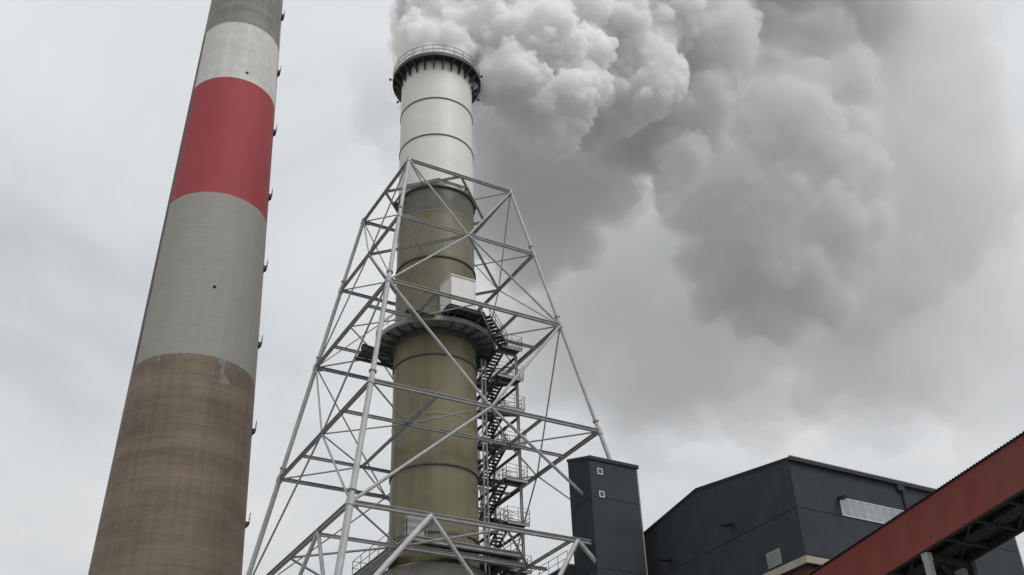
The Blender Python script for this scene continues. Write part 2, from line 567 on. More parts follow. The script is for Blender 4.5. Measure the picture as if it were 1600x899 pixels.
# caged ladder and rest platforms on the right flank
LAD = 101.0
for s in (-1.9, 1.9):
    pts = [ch_point(LAD + s, z, 0.16)[0] for z in (3, 121.5)]
    link("ladder_rail", MB().tube(pts[0], pts[1], 0.03, 6), M['rail'], chim)
mb = MB()
for z in np.arange(30, 121, 0.6):
    mb.tube(ch_point(LAD - 1.9, z, 0.16)[0], ch_point(LAD + 1.9, z, 0.16)[0], 0.015, 4)
link("ladder_rung", mb, M['rail'], chim, stuff=True)
for z in (28.6, 37.6, 46.6, 55.8, 64.7, 73.8, 82.7, 91.6, 100.6, 109.6):
    p, d = ch_point(92.0, z)
    s = Vector((-d.y, d.x, 0))
    pf = MB()
    pf.add([p + s * a + d * b + Vector((0, 0, c)) for c in (-0.06, 0.0) for a, b in ((-0.5, -0.1), (0.5, -0.1), (0.5, 0.38), (-0.5, 0.38))],
           [(3, 2, 1, 0), (4, 5, 6, 7), (0, 1, 5, 4), (1, 2, 6, 5), (2, 3, 7, 6), (3, 0, 4, 7)])
    rp = link("rest_platform", pf, M['steel_dark'], chim)
    rl = MB()
    for a, b in ((-0.48, 0.36), (0.48, 0.36)):
        rl.tube(p + s * a + d * b, p + s * a + d * b + Vector((0, 0, 0.85)), 0.022, 5)
    for h in (0.45, 0.85):
        q = Vector((0, 0, h))
        rl.tube(p + s * -0.48 + d * 0.36 + q, p + s * 0.48 + d * 0.36 + q, 0.025, 5)
    link("railing", rl, M['rail'], rp)
    for a in (-0.44, 0.44):
        link("bracket", MB().slab([p + s * a + d * -0.1 + Vector((0, 0, -0.06)), p + s * a + d * 0.36 + Vector((0, 0, -0.06)), p + s * a + d * -0.1 + Vector((0, 0, -0.6))], 0.06), M['steel_dark'], rp)

# ---------------------------------------------------------------- flue stack
FC = (34.56, 71.74)
FR = 3.4
flue = thing("flue_stack", "round flue stack, olive brown below and white above, steaming inside the lattice", "stack", (FC[0], FC[1], 0))
FO = (FC[0], FC[1], 0)


def shell(name, z0, z1, r, mat, label=None):
    return link(name, MB().lathe([(r - 0.12, z0), (r, z0), (r, z1), (r - 0.12, z1)], 96, FC, closed=True), mat, flue, origin=FO, smooth=True, label=label)


shell("shell_section", 27.95, 47.2, FR, M['flue_olive'], "olive brown lower shell")
shell("shell_section", 47.2, 59.2, FR, M['flue_stain'], "brown stained middle shell")
shell("shell_section", 59.2, 61.7, FR, M['flue_soot'], "sooty shell under the white one")
shell("shell_section", 61.7, 78.4, FR + 0.02, M['flue_white'], "white upper shell")
for z, mk, pr in ((30.1, 'ring_dark', 0.07), (35.4, 'ring_dark', 0.08), (39.65, 'weld_pale', 0.005), (44.84, 'ring_dark', 0.07), (54.3, 'ring_dark', 0.09),
                  (59.2, 'weld_pale', 0.005), (61.75, 'ring_dark', 0.14), (67.75, 'ring_dark', 0.06), (72.2, 'ring_dark', 0.06)):
    link("stiffener_ring", MB().lathe([(FR, z - 0.06), (FR + pr + 0.02, z - 0.06), (FR + pr + 0.02, z + 0.06), (FR, z + 0.06)], 96, FC, closed=True), M[mk], flue, origin=FO, smooth=True)
for zz0, zz1, offs in ((30.2, 35.3, 0.0), (35.5, 39.6, 0.5), (39.7, 44.7, 0.15), (48.0, 54.2, 0.6), (54.4, 59.1, 0.3)):
    for q in range(5):
        a = 2 * PI * (q + offs) / 5
        d = Vector((math.cos(a), math.sin(a), 0))
        c = Vector((FC[0], FC[1], 0)) + d * (FR + 0.0)
        s = Vector((-d.y, d.x, 0)) * 0.018
        link("plate_seam", MB().slab([c - s + Vector((0, 0, zz0)), c + s + Vector((0, 0, zz0)), c + s + Vector((0, 0, zz1)), c - s + Vector((0, 0, zz1))], 0.012), M['flue_stain'], flue)
link("base_pier", MB().lathe([(0, 27.7), (4.0, 27.7), (4.25, 27.5), (4.25, 0)], 64, FC), M['concrete_base'], flue, origin=FO, smooth=True)
# gallery round the mouth
GZ, GR = 77.1, 4.28
gal = link("gallery_deck", MB().lathe([(FR, GZ - 0.1), (GR, GZ - 0.1), (GR, GZ + 0.04), (FR, GZ + 0.04)], 72, FC, closed=True), M['gallery'], flue, origin=FO)
link("edge_beam", MB().lathe([(GR - 0.05, GZ - 0.24), (GR + 0.03, GZ - 0.24), (GR + 0.03, GZ + 0.08), (GR - 0.05, GZ + 0.08)], 72, FC, closed=True), M['gallery'], gal, origin=FO)
link("edge_beam", MB().lathe([(3.8, GZ - 0.24), (3.9, GZ - 0.24), (3.9, GZ - 0.12), (3.8, GZ - 0.12)], 72, FC, closed=True), M['gallery'], gal, origin=FO)
NB = 26
for i in range(NB):
    a = 2 * PI * (i + 0.3) / NB
    d = Vector((math.cos(a), math.sin(a), 0))
    c = Vector((FC[0], FC[1], 0))
    s = Vector((-d.y, d.x, 0)) * 0.05
    zt = Vector((0, 0, GZ - 0.11))
    zb = Vector((0, 0, 75.85))
    link("bracket", MB().slab([c + d * (FR + 0.03) + zt + s, c + d * (GR - 0.06) + zt + s, c + d * (GR - 0.06) + zt + s - Vector((0, 0, 0.22)), c + d * (FR + 0.16) + zb + s, c + d * (FR + 0.03) + zb + s], 0.1), M['gallery'], gal)
    link("railing_post", MB().tube(c + d * (GR - 0.02) + Vector((0, 0, GZ)), c + d * (GR - 0.02) + Vector((0, 0, GZ + 1.15)), 0.03, 6), M['rail'], gal)
for h in (0.2, 0.62, 1.13):
    link("rail", MB().lathe([(GR - 0.045, GZ + h - 0.022), (GR + 0.0, GZ + h - 0.022), (GR + 0.0, GZ + h + 0.022), (GR - 0.045, GZ + h + 0.022)], 72, FC, closed=True), M['rail'], gal, origin=FO)
vd = Vector((-FC[0], -FC[1], 0)).normalized()
vr = ex.copy()
for k in (-1.0, 1.0, -0.93, 0.93):
    d = (vr * k + vd * (0.25 if abs(k) > 0.95 else -0.5)).normalized()
    p = Vector((FC[0], FC[1], GZ - 0.2)) + d * (GR + 0.05)
    mb = MB().tube(p, p + d * 0.2, 0.05, 6)
    mb.box(p.x + d.x * 0.25 - 0.08, p.x + d.x * 0.25 + 0.08, p.y + d.y * 0.25 - 0.08, p.y + d.y * 0.25 + 0.08, p.z - 0.09, p.z + 0.11)
    link("obstruction_light", mb, M['lamp_black'], gal)

# ---------------------------------------------------------------- lattice tower round the flue
LV = [62.04, 54.87, 47.42, 37.57, 27.80, 19.5, 9.5, 0.3]


def ha(z):
    return 7.138 - 0.179 * (z - 50)


CU, CW = FC


def crn(n, z):
    a = ha(z)
    return Vector({'F': (CU - a, CW - a, z), 'R': (CU + a, CW - a, z), 'B': (CU + a, CW + a, z), 'L': (CU - a, CW + a, z)}[n])


def lat(n0, n1, z, t):
    return crn(n0, z).lerp(crn(n1, z), t)


tower = thing("lattice_tower", "grey galvanised steel lattice tower standing round the flue stack", "tower", (CU, CW, 0))


def tube(name, p0, p1, r, mat='steel', n=8):
    return link(name, MB().tube(p0, p1, r, n), M[mat], tower, smooth=True)


def beam(name, p0, p1, h, mat='steel'):
    return link(name, MB().ibeam(p0, p1, h), M[mat], tower)


LEG_R = [0.16, 0.17, 0.185, 0.205, 0.235, 0.27, 0.29]
INSIDE_Z = 29.4        # the right leg comes down inside the narrow block's roof
for nm in 'FRBL':
    for i in range(7):
        z1, z0 = LV[i], LV[i + 1]
        if nm == 'R' and i >= 3:
            if i > 3:
                continue
            z0 = INSIDE_Z
        d = (crn(nm, z1) - crn(nm, z0)).normalized()
        lr = LEG_R[i] * (0.8 if nm == 'R' else 1.0)
        lg = tube("leg", crn(nm, z0), crn(nm, z1) + (d * 0.35 if i == 0 else d * 0), lr, 'steel_leg', 14)
        fz = z1 - 0.75 if i == 0 else z1 + (0.85 if i > 0 else 0)
        if i > 0:
            p = crn(nm, fz)
            link("flange", MB().tube(p - d * 0.05, p + d * 0.05, lr + 0.08, 14), M['steel'], lg, smooth=True)
        if i < 5:
            p = crn(nm, z1)
            link("joint_sleeve", MB().tube(p - d * 0.3, p + d * 0.2, lr + 0.05, 12), M['steel'], lg, smooth=True)
FACES = (('F', 'R'), ('F', 'L'), ('L', 'B'), ('R', 'B'))
for i in range(5):
    z = LV[i]
    for a, b in FACES:
        p, q = crn(a, z), crn(b, z)
        if i == 4 and 'R' in (a, b):
            if (a, b) == ('F', 'R'):
                q = p.lerp(q, 0.80)
            else:
                p = p.lerp(q, 0.09)
        beam("beam", p, q, (0.25, 0.25, 0.28, 0.28, 0.31)[i])
for (a, b), r, r2 in zip(FACES, (0.09, 0.065, 0.05, 0.055), (0.115, 0.08, 0.06, 0.065)):
    for i in range(4):
        z1, z0 = LV[i], LV[i + 1]
        rr = r2 if i >= 2 else r
        if i in (0, 2):
            mid = lat(a, b, z0, 0.5)
            tube("diagonal_brace", crn(a, z1), mid, rr)
            tube("diagonal_brace", crn(b, z1), mid, rr)
        else:
            mid = lat(a, b, z1, 0.5)
            for c in (a, b):
                e = crn(c, z0)
                if c == 'R' and i == 3:
                    e = mid.lerp(e, 0.62 if (a, b) == ('F', 'R') else 0.82)
                tube("diagonal_brace", mid, e, rr)
# lowest panel: heavier W bracing from the quarter points
for a, b in FACES:
    z1, z0 = LV[4], LV[5]
    heavy = (a, b) in (('F', 'R'), ('F', 'L'))
    for t, ends in ((0.25, (0.0, 0.5)), (0.75, (0.5, 1.0))):
        if 'R' in (a, b) and t == (0.75 if a == 'F' else 0.25) and a != 'F':
            continue
        for k, e in enumerate(ends):
            p, q = lat(a, b, z1, t), lat(a, b, z0, e)
            if (a, b) == ('F', 'R') and t == 0.75 and k == 1:
                q = p.lerp(q, 0.19)
            r = 0.20 if (a, b) == ('F', 'R') and k == 0 else 0.14
            if (a, b) == ('F', 'R') and t == 0.75:
                r = 0.17 if k == 0 else 0.16
            tube("diagonal_brace", p, q, r, 'steel_leg' if (heavy and k == (0 if a + b == 'FR' else 1)) else 'steel', 12)
# node plates where braces meet the beams and legs
for a, b in FACES:
    ax = (crn(b, 40) - crn(a, 40)).normalized()
    for i in range(5):
        z = LV[i]
        spots = [(0.5, 0.34)] if i in (1, 3) else []
        spots += [(0.0, 0.26), (1.0, 0.26)] if i in (0, 2, 4) else []
        if i == 4:
            spots = [(0.25, 0.38), (0.75, 0.38), (0.0, 0.26)]
        for t_, hw in spots:
            if i == 4 and 'R' in (a, b) and not (a == 'F' and t_ < 0.8):
                continue
            p = lat(a, b, z, t_)
            if t_ in (0.0, 1.0):
                p = p + ax * (0.3 if t_ == 0 else -0.3)
            dz = Vector((0, 0, 0.3 if i in (1, 3) else -0.3))
            ctr = p + (Vector((0, 0, 0)) if i == 3 or i == 1 else dz * 0.3)
            zz_ = Vector((0, 0, 1))
            nrm = ax.cross(zz_) * 0.012
            link("node_plate", MB().slab([ctr + ax * -hw - zz_ * 0.22 + nrm, ctr + ax * hw - zz_ * 0.22 + nrm, ctr + ax * hw * 0.8 + zz_ * 0.2 + nrm, ctr - ax * hw * 0.8 + zz_ * 0.2 + nrm], 0.024), M['steel'], tower)
# plan bracing
for i in (0, 1):
    z = LV[i] - 0.02
    md = [lat('F', 'R', z, .5), lat('R', 'B', z, .5), lat('B', 'L', z, .5), lat('L', 'F', z, .5)]
    for k in range(4):
        beam("plan_brace", md[k], md[(k + 1) % 4], 0.2)
    for c in 'FRBL':
        p = crn(c, z)
        d = (Vector((CU, CW, z)) - p).normalized()
        ln = (Vector((CU, CW, z)) - p).length - FR - 0.15
        tube("corner_tie", p, p + d * ln, 0.06)
KI = {2: 0.265, 3: 0.27, 4: 0.27}
for i in (2, 3, 4):
    z = LV[i] - 0.03
    k = KI[i]
    ic = {'F': (k, k), 'R': (1 - k, k), 'B': (1 - k, 1 - k), 'L': (k, 1 - k)}

    def gp(s, t, z=z):
        a = ha(z)
        return Vector((CU - a + 2 * a * s, CW - a + 2 * a * t, z))
    beam("plan_beam", gp(0, k), gp(1 if i < 4 else 0.8, k), 0.23)
    beam("plan_beam", gp(0, 1 - k), gp(1, 1 - k), 0.23)
    for s in (k, 1 - k):
        beam("plan_beam", gp(s, k, z), gp(s, 1 - k, z), 0.21)
        beam("plan_beam", gp(s, 0, z), gp(s, k, z), 0.21)
    for c in 'FRBL':
        if i == 4 and c == 'R':
            continue
        tube("corner_tie", crn(c, z), gp(*ic[c]), 0.07)
    for (s, t), cs in (((.5, 0), 'FR'), ((0, .5), 'FL'), ((.5, 1), 'LB'), ((1, .5), 'RB')):
        if i == 4 and cs == 'RB':
            continue
        for c in cs:
            tube("plan_brace", gp(s, t), gp(*ic[c]), 0.09 if i == 4 else 0.06)
# octagonal guide ring at the top level
oct_ = ring_pts((CU, CW), FR + 0.34, LV[0] + 0.25, 8, PI / 8, PI / 8 + 2 * PI)
for k in range(8):
    link("guide_beam", MB().ibeam(oct_[k], oct_[(k + 1) % 8], 0.16), M['steel'], tower)
for k in range(8):
    a = 2 * PI * (k + 0.5) / 8
    d = Vector((math.cos(a), math.sin(a), 0))
    c = Vector((CU, CW, LV[0] + 0.2))
    link("guide_pad", MB().sweep(c + d * (FR + 0.1), c + d * (FR + 0.42), [(-.1, -.12), (.1, -.12), (.1, .12), (-.1, .12)]), M['steel_dark'], tower)

# ---------------------------------------------------------------- service platform half-way up
plat = thing("service_platform", "dark ring platform round the flue stack below the white cabin", "platform", (CU, CW, 46))
PO = (CU, CW, 46)
RZ = 47.35
link("ring_deck", MB().lathe([(3.46, RZ - 0.06), (4.95, RZ - 0.06), (4.95, RZ), (3.46, RZ)], 64, FC, closed=True), M['deck_mid'], plat, origin=PO)
for r0, r1, zb in ((4.9, 5.0, RZ - 0.28), (4.25, 4.33, RZ - 0.2)):
    link("ring_girder", MB().lathe([(r0, zb), (r1, zb), (r1, RZ - 0.062 if r1 < 4.9 else RZ + 0.12), (r0, RZ - 0.062 if r1 < 4.9 else RZ + 0.12)], 64, FC, closed=True), M['deck_mid'], plat, origin=PO)
link("ring_girder", MB().lathe([(3.42, 46.7), (3.55, 46.7), (3.55, RZ - 0.062), (3.42, RZ - 0.062)], 64, FC, closed=True), M['steel_dark'], plat, origin=PO)
for i in range(24):
    a = 2 * PI * (i + 0.5) / 24
    d = Vector((math.cos(a), math.sin(a), 0))
    c = Vector((CU, CW, 0))
    s = Vector((-d.y, d.x, 0)) * 0.03
    link("gusset", MB().slab([c + d * 3.56 + Vector((0, 0, RZ - 0.064)) + s, c + d * 4.88 + Vector((0, 0, RZ - 0.064)) + s, c + d * 4.88 + Vector((0, 0, RZ - 0.2)) + s, c + d * 3.56 + Vector((0, 0, RZ - 0.62)) + s], 0.06), M['steel_dark'], plat)
mb = MB()
for i in range(26):
    a = 2 * PI * i / 26
    mb.tube((CU + 4.95 * math.cos(a), CW + 4.95 * math.sin(a), RZ), (CU + 4.95 * math.cos(a), CW + 4.95 * math.sin(a), RZ + 1.1), 0.025, 5)
for h in (0.55, 1.1):
    mb.lathe([(4.93, RZ + h - 0.02), (4.97, RZ + h - 0.02), (4.97, RZ + h + 0.02), (4.93, RZ + h + 0.02)], 52, FC, closed=True)
link("railing", mb, M['rail'], plat, stuff=True)
DZ = 48.05
deckpoly = [(CU - 1.5, CW - 5.8), (CU + 1.5, CW - 5.8), (CU + 2.6, CW - 4.3), (CU + 2.6, CW - 2.5), (CU - 1.5, CW - 3.2)]
link("deck_plate", MB().prism(deckpoly, DZ - 0.06, DZ), M['grating'], plat)
for i in range(5):
    o0, o1 = deckpoly[i], deckpoly[(i + 1) % 5]
    link("deck_beam", MB().ibeam((*o0, DZ - 0.2), (*o1, DZ - 0.2), 0.26), M['steel_dark'], plat)
    e = Vector((CU, CW, 0)) + (Vector((*o0, 0)) - Vector((CU, CW, 0))).normalized() * 4.7
    link("strut", MB().tube((e.x, e.y, RZ + 0.01), (*o0, DZ - 0.33), 0.07, 6), M['steel_dark'], plat)
for x in (CU - 0.6, CU + 0.4):
    link("deck_beam", MB().ibeam((x, CW - 5.65, DZ - 0.19), (x, CW - 3.4, DZ - 0.19), 0.2), M['steel_dark'], plat)
# the loading plank at the left of the cabin
link("plank", MB().box(CU - 4.6, CU - 2.2, CW - 4.6, CW - 3.9, RZ + 0.02, RZ + 0.12), simple_mat("weathered_plank", (0.10, 0.07, 0.05), (0.17, 0.12, 0.09), 0.9, 3.0), plat)
# side landing at the left, with a roll of dark sheeting left on it
link("deck_plate", MB().box(CU - 5.5, CU - 3.9, CW + 1.9, CW + 3.6, 46.95, 47.03), M['grating'], plat)
link("deck_beam", MB().ibeam((CU - 5.7, CW + 1.8, 46.83), (CU - 3.2, CW + 1.8, 46.83), 0.22), M['steel_dark'], plat)
link("deck_beam", MB().ibeam((CU - 5.7, CW + 3.7, 46.83), (CU - 1.5, CW + 3.7, 46.83), 0.22), M['steel_dark'], plat)
mb = MB()
for k in range(4):
    y = CW + 2.0 + 0.42 * k
    mb.tube((CU - 5.65 + 0.13 * k, y, 47.2 + 0.06 * (k % 3)), (CU - 4.3 - 0.1 * (k % 2), y + 0.25, 47.22), 0.16 + 0.05 * (k % 2), 9)
link("rolled_sheeting", mb, simple_mat("dark_sheeting", (0.035, 0.03, 0.025), (0.08, 0.06, 0.05), 0.9, 4.0), plat, stuff=True)

cab = thing("equipment_cabin", "small white sheet metal cabin on the platform beside the brown flue stack", "cabin", (CU - 0.2, CW - 4.4, DZ))
x0, x1, y0, y1, z0, z1 = CU - 1.25, CU + 0.95, CW - 5.5, CW - 3.45, DZ + 0.1, DZ + 2.95
for nm, bx in (("wall", (x0, x1, y0, y0 + 0.08, z0, z1)), ("wall", (x0, x1, y1 - 0.08, y1, z0, z1)), ("wall", (x0, x0 + 0.08, y0 + 0.082, y1 - 0.082, z0, z1)), ("wall", (x1 - 0.08, x1, y0 + 0.082, y1 - 0.082, z0, z1)),
               ("roof", (x0 - 0.08, x1 + 0.08, y0 - 0.08, y1 + 0.02, z1 + 0.002, z1 + 0.09)), ("floor_frame", (x0, x1, y0, y1, z0 - 0.1, z0 - 0.004))):
    link(nm, MB().box(*bx), M['cabin'] if nm != 'floor_frame' else M['steel_dark'], cab)
for x, y in ((x0 - 0.02, y0 - 0.02), (x1 - 0.05, y0 - 0.02), (x0 - 0.02, y1 - 0.06)):
    link("corner_post", MB().box(x, x + 0.07, y, y + 0.07, z0, z1 - 0.003), M['white_frame'], cab)

# ---------------------------------------------------------------- zigzag stairs beside the flue
stairs = thing("stair_tower", "dark open steel zigzag stairs climbing beside the brown flue stack", "stairs", (CU + 5.8, CW - 0.5, 27))
NW, FWE = CW - 2.6, CW + 0.55         # near and far end of the flights
LA, LB = (CU + 4.3, CU + 5.05), (CU + 5.2, CU + 5.95)
lands = [24.4, 28.05, 31.7, 35.2, 38.3, 41.3, 44.1, 46.9]


def flight(u0, u1, wa, za, wb, zb):
    """an open-riser flight between (wa, za) and (wb, zb) in the lane u0..u1"""
    n = 10
    tr = MB()
    for k in range(n):
        f = (k + 0.5) / n
        w_, z_ = wa + (wb - wa) * f, za + (zb - za) * f
        tr.box(u0 + 0.05, u1 - 0.05, w_ - 0.13, w_ + 0.13, z_ - 0.025, z_ + 0.025)
    st = link("tread", tr, M['grating'], stairs, stuff=True)
    for x in (u0, u1):
        link("stringer", MB().sweep((x, wa, za - 0.08), (x, wb, zb - 0.08), [(-0.03, -0.14), (0.03, -0.14), (0.03, 0.14), (-0.03, 0.14)]), M['steel_dark'], stairs)
        rl = MB()
        for h in (0.55, 1.05):
            rl.tube((x, wa, za + h), (x, wb, zb + h), 0.025, 5)
        for k in range(4):
            f = k / 3
            rl.tube((x, wa + (wb - wa) * f, za + (zb - za) * f), (x, wa + (wb - wa) * f, za + (zb - za) * f + 1.05), 0.02, 5)
        link("handrail", rl, M['rail'], stairs, stuff=True)


def landing(u0, u1, w0, w1, z, sides, mesh=True):
    p = link("landing", MB().box(u0, u1, w0, w1, z - 0.05, z), M['grating'], stairs)
    for w_ in (w0 + 0.06, w1 - 0.06):
        link("landing_beam", MB().box(u0, u1, w_ - 0.05, w_ + 0.05, z - 0.25, z - 0.052), M['steel'], p)
    for sd in sides:
        a, b = {'n': ((u0, w0), (u1, w0)), 'f': ((u0, w1), (u1, w1)), 'l': ((u0, w0), (u0, w1)), 'r': ((u1, w0), (u1, w1))}[sd]
        a, b = Vector((*a, z)), Vector((*b, z))
        rl = MB()
        k = max(2, int((b - a).length / 0.7))
        for q in range(k + 1):
            e = a.lerp(b, q / k)
            rl.tube(e, e + Vector((0, 0, 1.1)), 0.025, 5)
        for h in (0.12, 0.4, 0.75, 1.1):
            rl.tube(a + Vector((0, 0, h)), b + Vector((0, 0, h)), 0.02, 5)
        link("railing", rl, M['rail'], p, stuff=True)


for k, z in enumerate(lands):
    big = k in (6,)
    landing(CU + (3.9 if big else 4.35), CU + 6.25, NW - 1.1, NW, z, 'nrl')
    if k > 0:
        zm = (z + lands[k - 1]) / 2
        landing(LA[0] - 0.3, LB[1] + 0.1, FWE, FWE + 1.0, zm, 'fl')
        flight(*LA, NW, z, FWE, zm)
        flight(*LB, FWE, zm, NW, lands[k - 1])
for x, y in ((CU + 4.4, FWE + 0.9), (CU + 6.1, FWE + 0.9), (CU + 6.1, NW - 0.25)):
    link("post", MB().ibeam((x, y, 0.1), (x, y, 46.6), 0.2), M['steel'], stairs)
for k, z in enumerate(lands):
    for a, b in (((CU + 4.15, FWE + 0.9), (CU + 4.15, NW - 0.9)), ((CU + 6.1, FWE + 0.9), (CU + 6.1, NW - 0.25))):
        link("stair_beam", MB().ibeam((*a, z - 0.4), (*b, z - 0.4), 0.18), M['steel_dark'], stairs)
# short flight down from the deck to the stair head
rl = MB()
a, b = Vector((CU + 1.9, CW - 5.3, DZ)), Vector((CU + 4.6, CW - 3.4, 46.95))
sd = (b - a).cross(Vector((0, 0, 1))).normalized() * 0.42
tr = MB()
for k in range(9):
    c = a.lerp(b, (k + .5) / 9)
    tr.add([c + sd + Vector((0, 0, 0)) + (b - a).normalized() * e for e in (-.12, .12)] + [c - sd + (b - a).normalized() * e for e in (.12, -.12)], [(0, 1, 2, 3)])
    tr.add([c + sd - Vector((0, 0, 0.05)) + (b - a).normalized() * e for e in (-.12, .12)] + [c - sd - Vector((0, 0, 0.05)) + (b - a).normalized() * e for e in (.12, -.12)], [(3, 2, 1, 0)])
link("tread", tr, M['grating'], stairs, stuff=True)
for s in (1, -1):
    link("stringer", MB().sweep(a + sd * s, b + sd * s, [(-.03, -.14), (.03, -.14), (.03, .14), (-.03, .14)]), M['steel_dark'], stairs)
    rl = MB()
    for h in (.55, 1.05):
        rl.tube(a + sd * s + Vector((0, 0, h)), b + sd * s + Vector((0, 0, h)), 0.035, 5)
    for f in (0, .33, .66, 1):
        c = a.lerp(b, f) + sd * s
        rl.tube(c, c + Vector((0, 0, 1.05)), 0.03, 5)
    link("handrail", rl, M['rail'], stairs, stuff=True)
# pipe run down the flue's flank next to the stairs
pipe = thing("drain_pipe", "thin grey pipe running up the flank of the flue stack beside the stairs", "pipe", (CU + 3.3, CW - 1.9, 20))
for du in (0.0, 0.32):
    link("pipe_run", MB().tube((CU + 3.35 + du, CW - 1.9, 20), (CU + 3.35 + du, CW - 1.9, 46.1), 0.08, 8), M['steel'], pipe, smooth=True)
for z in (29, 33, 37, 41, 45):
    link("pipe_clamp", MB().box(CU + 2.75, CU + 3.8, CW - 1.97, CW - 1.83, z - 0.06, z + 0.06), M['steel_dark'], pipe)

# lower working platform on the pier
low = thing("pier_platform", "railed grey steel platform round the foot of the brown flue stack", "platform", (CU, CW, 28))
LZ = 28.75
lp = [(CU - 4.6, CW - 5.2), (CU + 4.6, CW - 5.2), (CU + 4.6, CW + 4.6), (CU - 4.6, CW + 4.6)]
li = [(CU - 3.45 + 0.0, CW - 3.6), (CU + 3.45, CW - 3.6), (CU + 3.45, CW + 3.6), (CU - 3.45, CW + 3.6)]
for i in range(4):
    j = (i + 1) % 4
    link("deck_plate", MB().prism([lp[i], lp[j], li[j], li[i]], LZ - 0.06, LZ), M['grating'], low)
    link("deck_beam", MB().ibeam((*lp[i], LZ - 0.25), (*lp[j], LZ - 0.25), 0.36), M['steel'], low)
    rl = MB()
    p0, p1 = Vector((*lp[i], LZ)), Vector((*lp[j], LZ))
    for q in range(7):
        e = p0.lerp(p1, q / 6)
        rl.tube(e, e + Vector((0, 0, 1.1)), 0.035, 5)
    for h in (0.55, 1.1):
        rl.tube(p0 + Vector((0, 0, h)), p1 + Vector((0, 0, h)), 0.03, 5)
    link("railing", rl, M['rail'], low, stuff=True)
link("deck_beam", MB().ibeam((CU - 5.8, CW - 4.55, 28.0), (CU + 5.2, CW - 4.55, 28.0), 0.4), M['steel'], low)
link("deck_beam", MB().ibeam((CU - 4.55, CW - 4.8, 28.0), (CU - 4.55, CW + 5.2, 28.0), 0.4), M['steel'], low)
link("panel_box", MB().box(CU - 4.5, CU - 3.2, CW - 5.1, CW - 4.6, LZ + 0.02, LZ + 1.5), M['steel'], low)

# ---------------------------------------------------------------- buildings with dark sheet cladding


def pane_wall(parent, origin_fn, us, rows, thick=0.05, gap=0.003, rowgap=0.035, mat='clad', nm="wall_panel", clip=None):
    """wall sheets: us = column edges, rows = list of (z0, z1 function or number); origin_fn(a, z) gives a world point on the wall face"""
    for i in range(len(us) - 1):
        a0, a1 = us[i] + gap, us[i + 1] - gap
        for z0, z1 in rows:
            t0 = z1(a0) if callable(z1) else z1
            t1 = z1(a1) if callable(z1) else z1
            link(nm, MB().slab([origin_fn(a0, z0 + rowgap), origin_fn(a1, z0 + rowgap), origin_fn(a1, t1), origin_fn(a0, t0)], thick), M[mat], parent)


# narrow block (stair or lift shaft)
BU0, BU1, BW0, BW1, BZ = 41.24, 45.42, 60.13, 62.95, 33.98
blk = thing("narrow_block", "narrow dark grey clad block with two small square windows beside the lattice tower", "building", (BU0, BW0, 0))
link("core_wall", MB().box(BU0 + 0.06, BU1 - 0.06, BW0 + 0.06, BW1 - 0.06, 0, BZ - 0.35), M['joint'], blk)


def roof_b(w):
    return BZ + (w - BW0) * 0.3


rowz = [(0, 20.7), (20.7, 25.9), (25.9, 31.05), (31.05, BZ - 0.02)]
pane_wall(blk, lambda a, z: (a, BW0, z), list(np.linspace(BU0 + 0.06, BU1 - 0.06, 3)), rowz)
wl = list(np.linspace(BW1 - 0.02, BW0 + 0.06, 3))
pane_wall(blk, lambda a, z: (BU0, a, z), wl, rowz[:3] + [(31.05, lambda w: roof_b(w) - 0.05)])
pane_wall(blk, lambda a, z: (BU1, a, z), wl[::-1], rowz[:3] + [(31.05, lambda w: roof_b(w) - 0.05)])
pane_wall(blk, lambda a, z: (a, BW1, z), list(np.linspace(BU1 - 0.06, BU0 + 0.06, 5)), rowz[:3] + [(31.05, roof_b(BW1) - 0.05)])
link("roof", MB().slab([(BU0, BW0, BZ), (BU1, BW0, BZ), (BU1, BW1, roof_b(BW1)), (BU0, BW1, roof_b(BW1))], 0.12), M['clad_trim'], blk)
link("coping", MB().box(BU0 - 0.05, BU1 + 0.1, BW0 - 0.1, BW0 + 0.12, BZ - 0.12, BZ + 0.1), M['clad_trim'], blk)
link("coping", MB().box(BU0 - 0.05, BU1 + 0.1, BW0 - 0.12, BW0 + 0.10, BZ + 0.102, BZ + 0.14), M['coping'], blk)
for x in (BU0, BU1):
    mb = MB().slab([(x - 0.06, BW0 + 0.13, BZ + 0.17), (x + 0.06, BW0 + 0.13, BZ + 0.17), (x + 0.06, BW1, roof_b(BW1) + 0.13), (x - 0.06, BW1, roof_b(BW1) + 0.13)], 0.2)
    link("coping", mb, M['clad_trim'], blk)
link("corner_trim", MB().box(BU0 - 0.012, BU0 + 0.07, BW0 - 0.012, BW0 + 0.07, 0, BZ - 0.13), M['clad_trim'], blk)
link("corner_trim", MB().box(BU1 - 0.09, BU1 + 0.012, BW0 - 0.014, BW0 + 0.09, 0, BZ - 0.13), M['coping'], blk)  # pale tone paints the lit rim of this edge onto the trim
for z in (33.05, 31.31):
    f = MB()
    a0, a1, zz0, zz1 = 41.87, 42.31, z - 0.24, z + 0.24
    t_ = 0.075
    y0_, y1_ = BW0 - 0.05, BW0 + 0.03
    f.box(a0, a1, y0_, y1_, zz0, zz0 + t_).box(a0, a1, y0_, y1_, zz1 - t_, zz1).box(a0, a0 + t_, y0_, y1_, zz0 + t_, zz1 - t_).box(a1 - t_, a1, y0_, y1_, zz0 + t_, zz1 - t_)
    wn = link("window", f, M['white_frame'], blk)
    link("pane", MB().box(a0 + t_, a1 - t_, BW0 - 0.02, BW0 - 0.004, zz0 + t_, zz1 - t_), M['glass_dark'], wn)

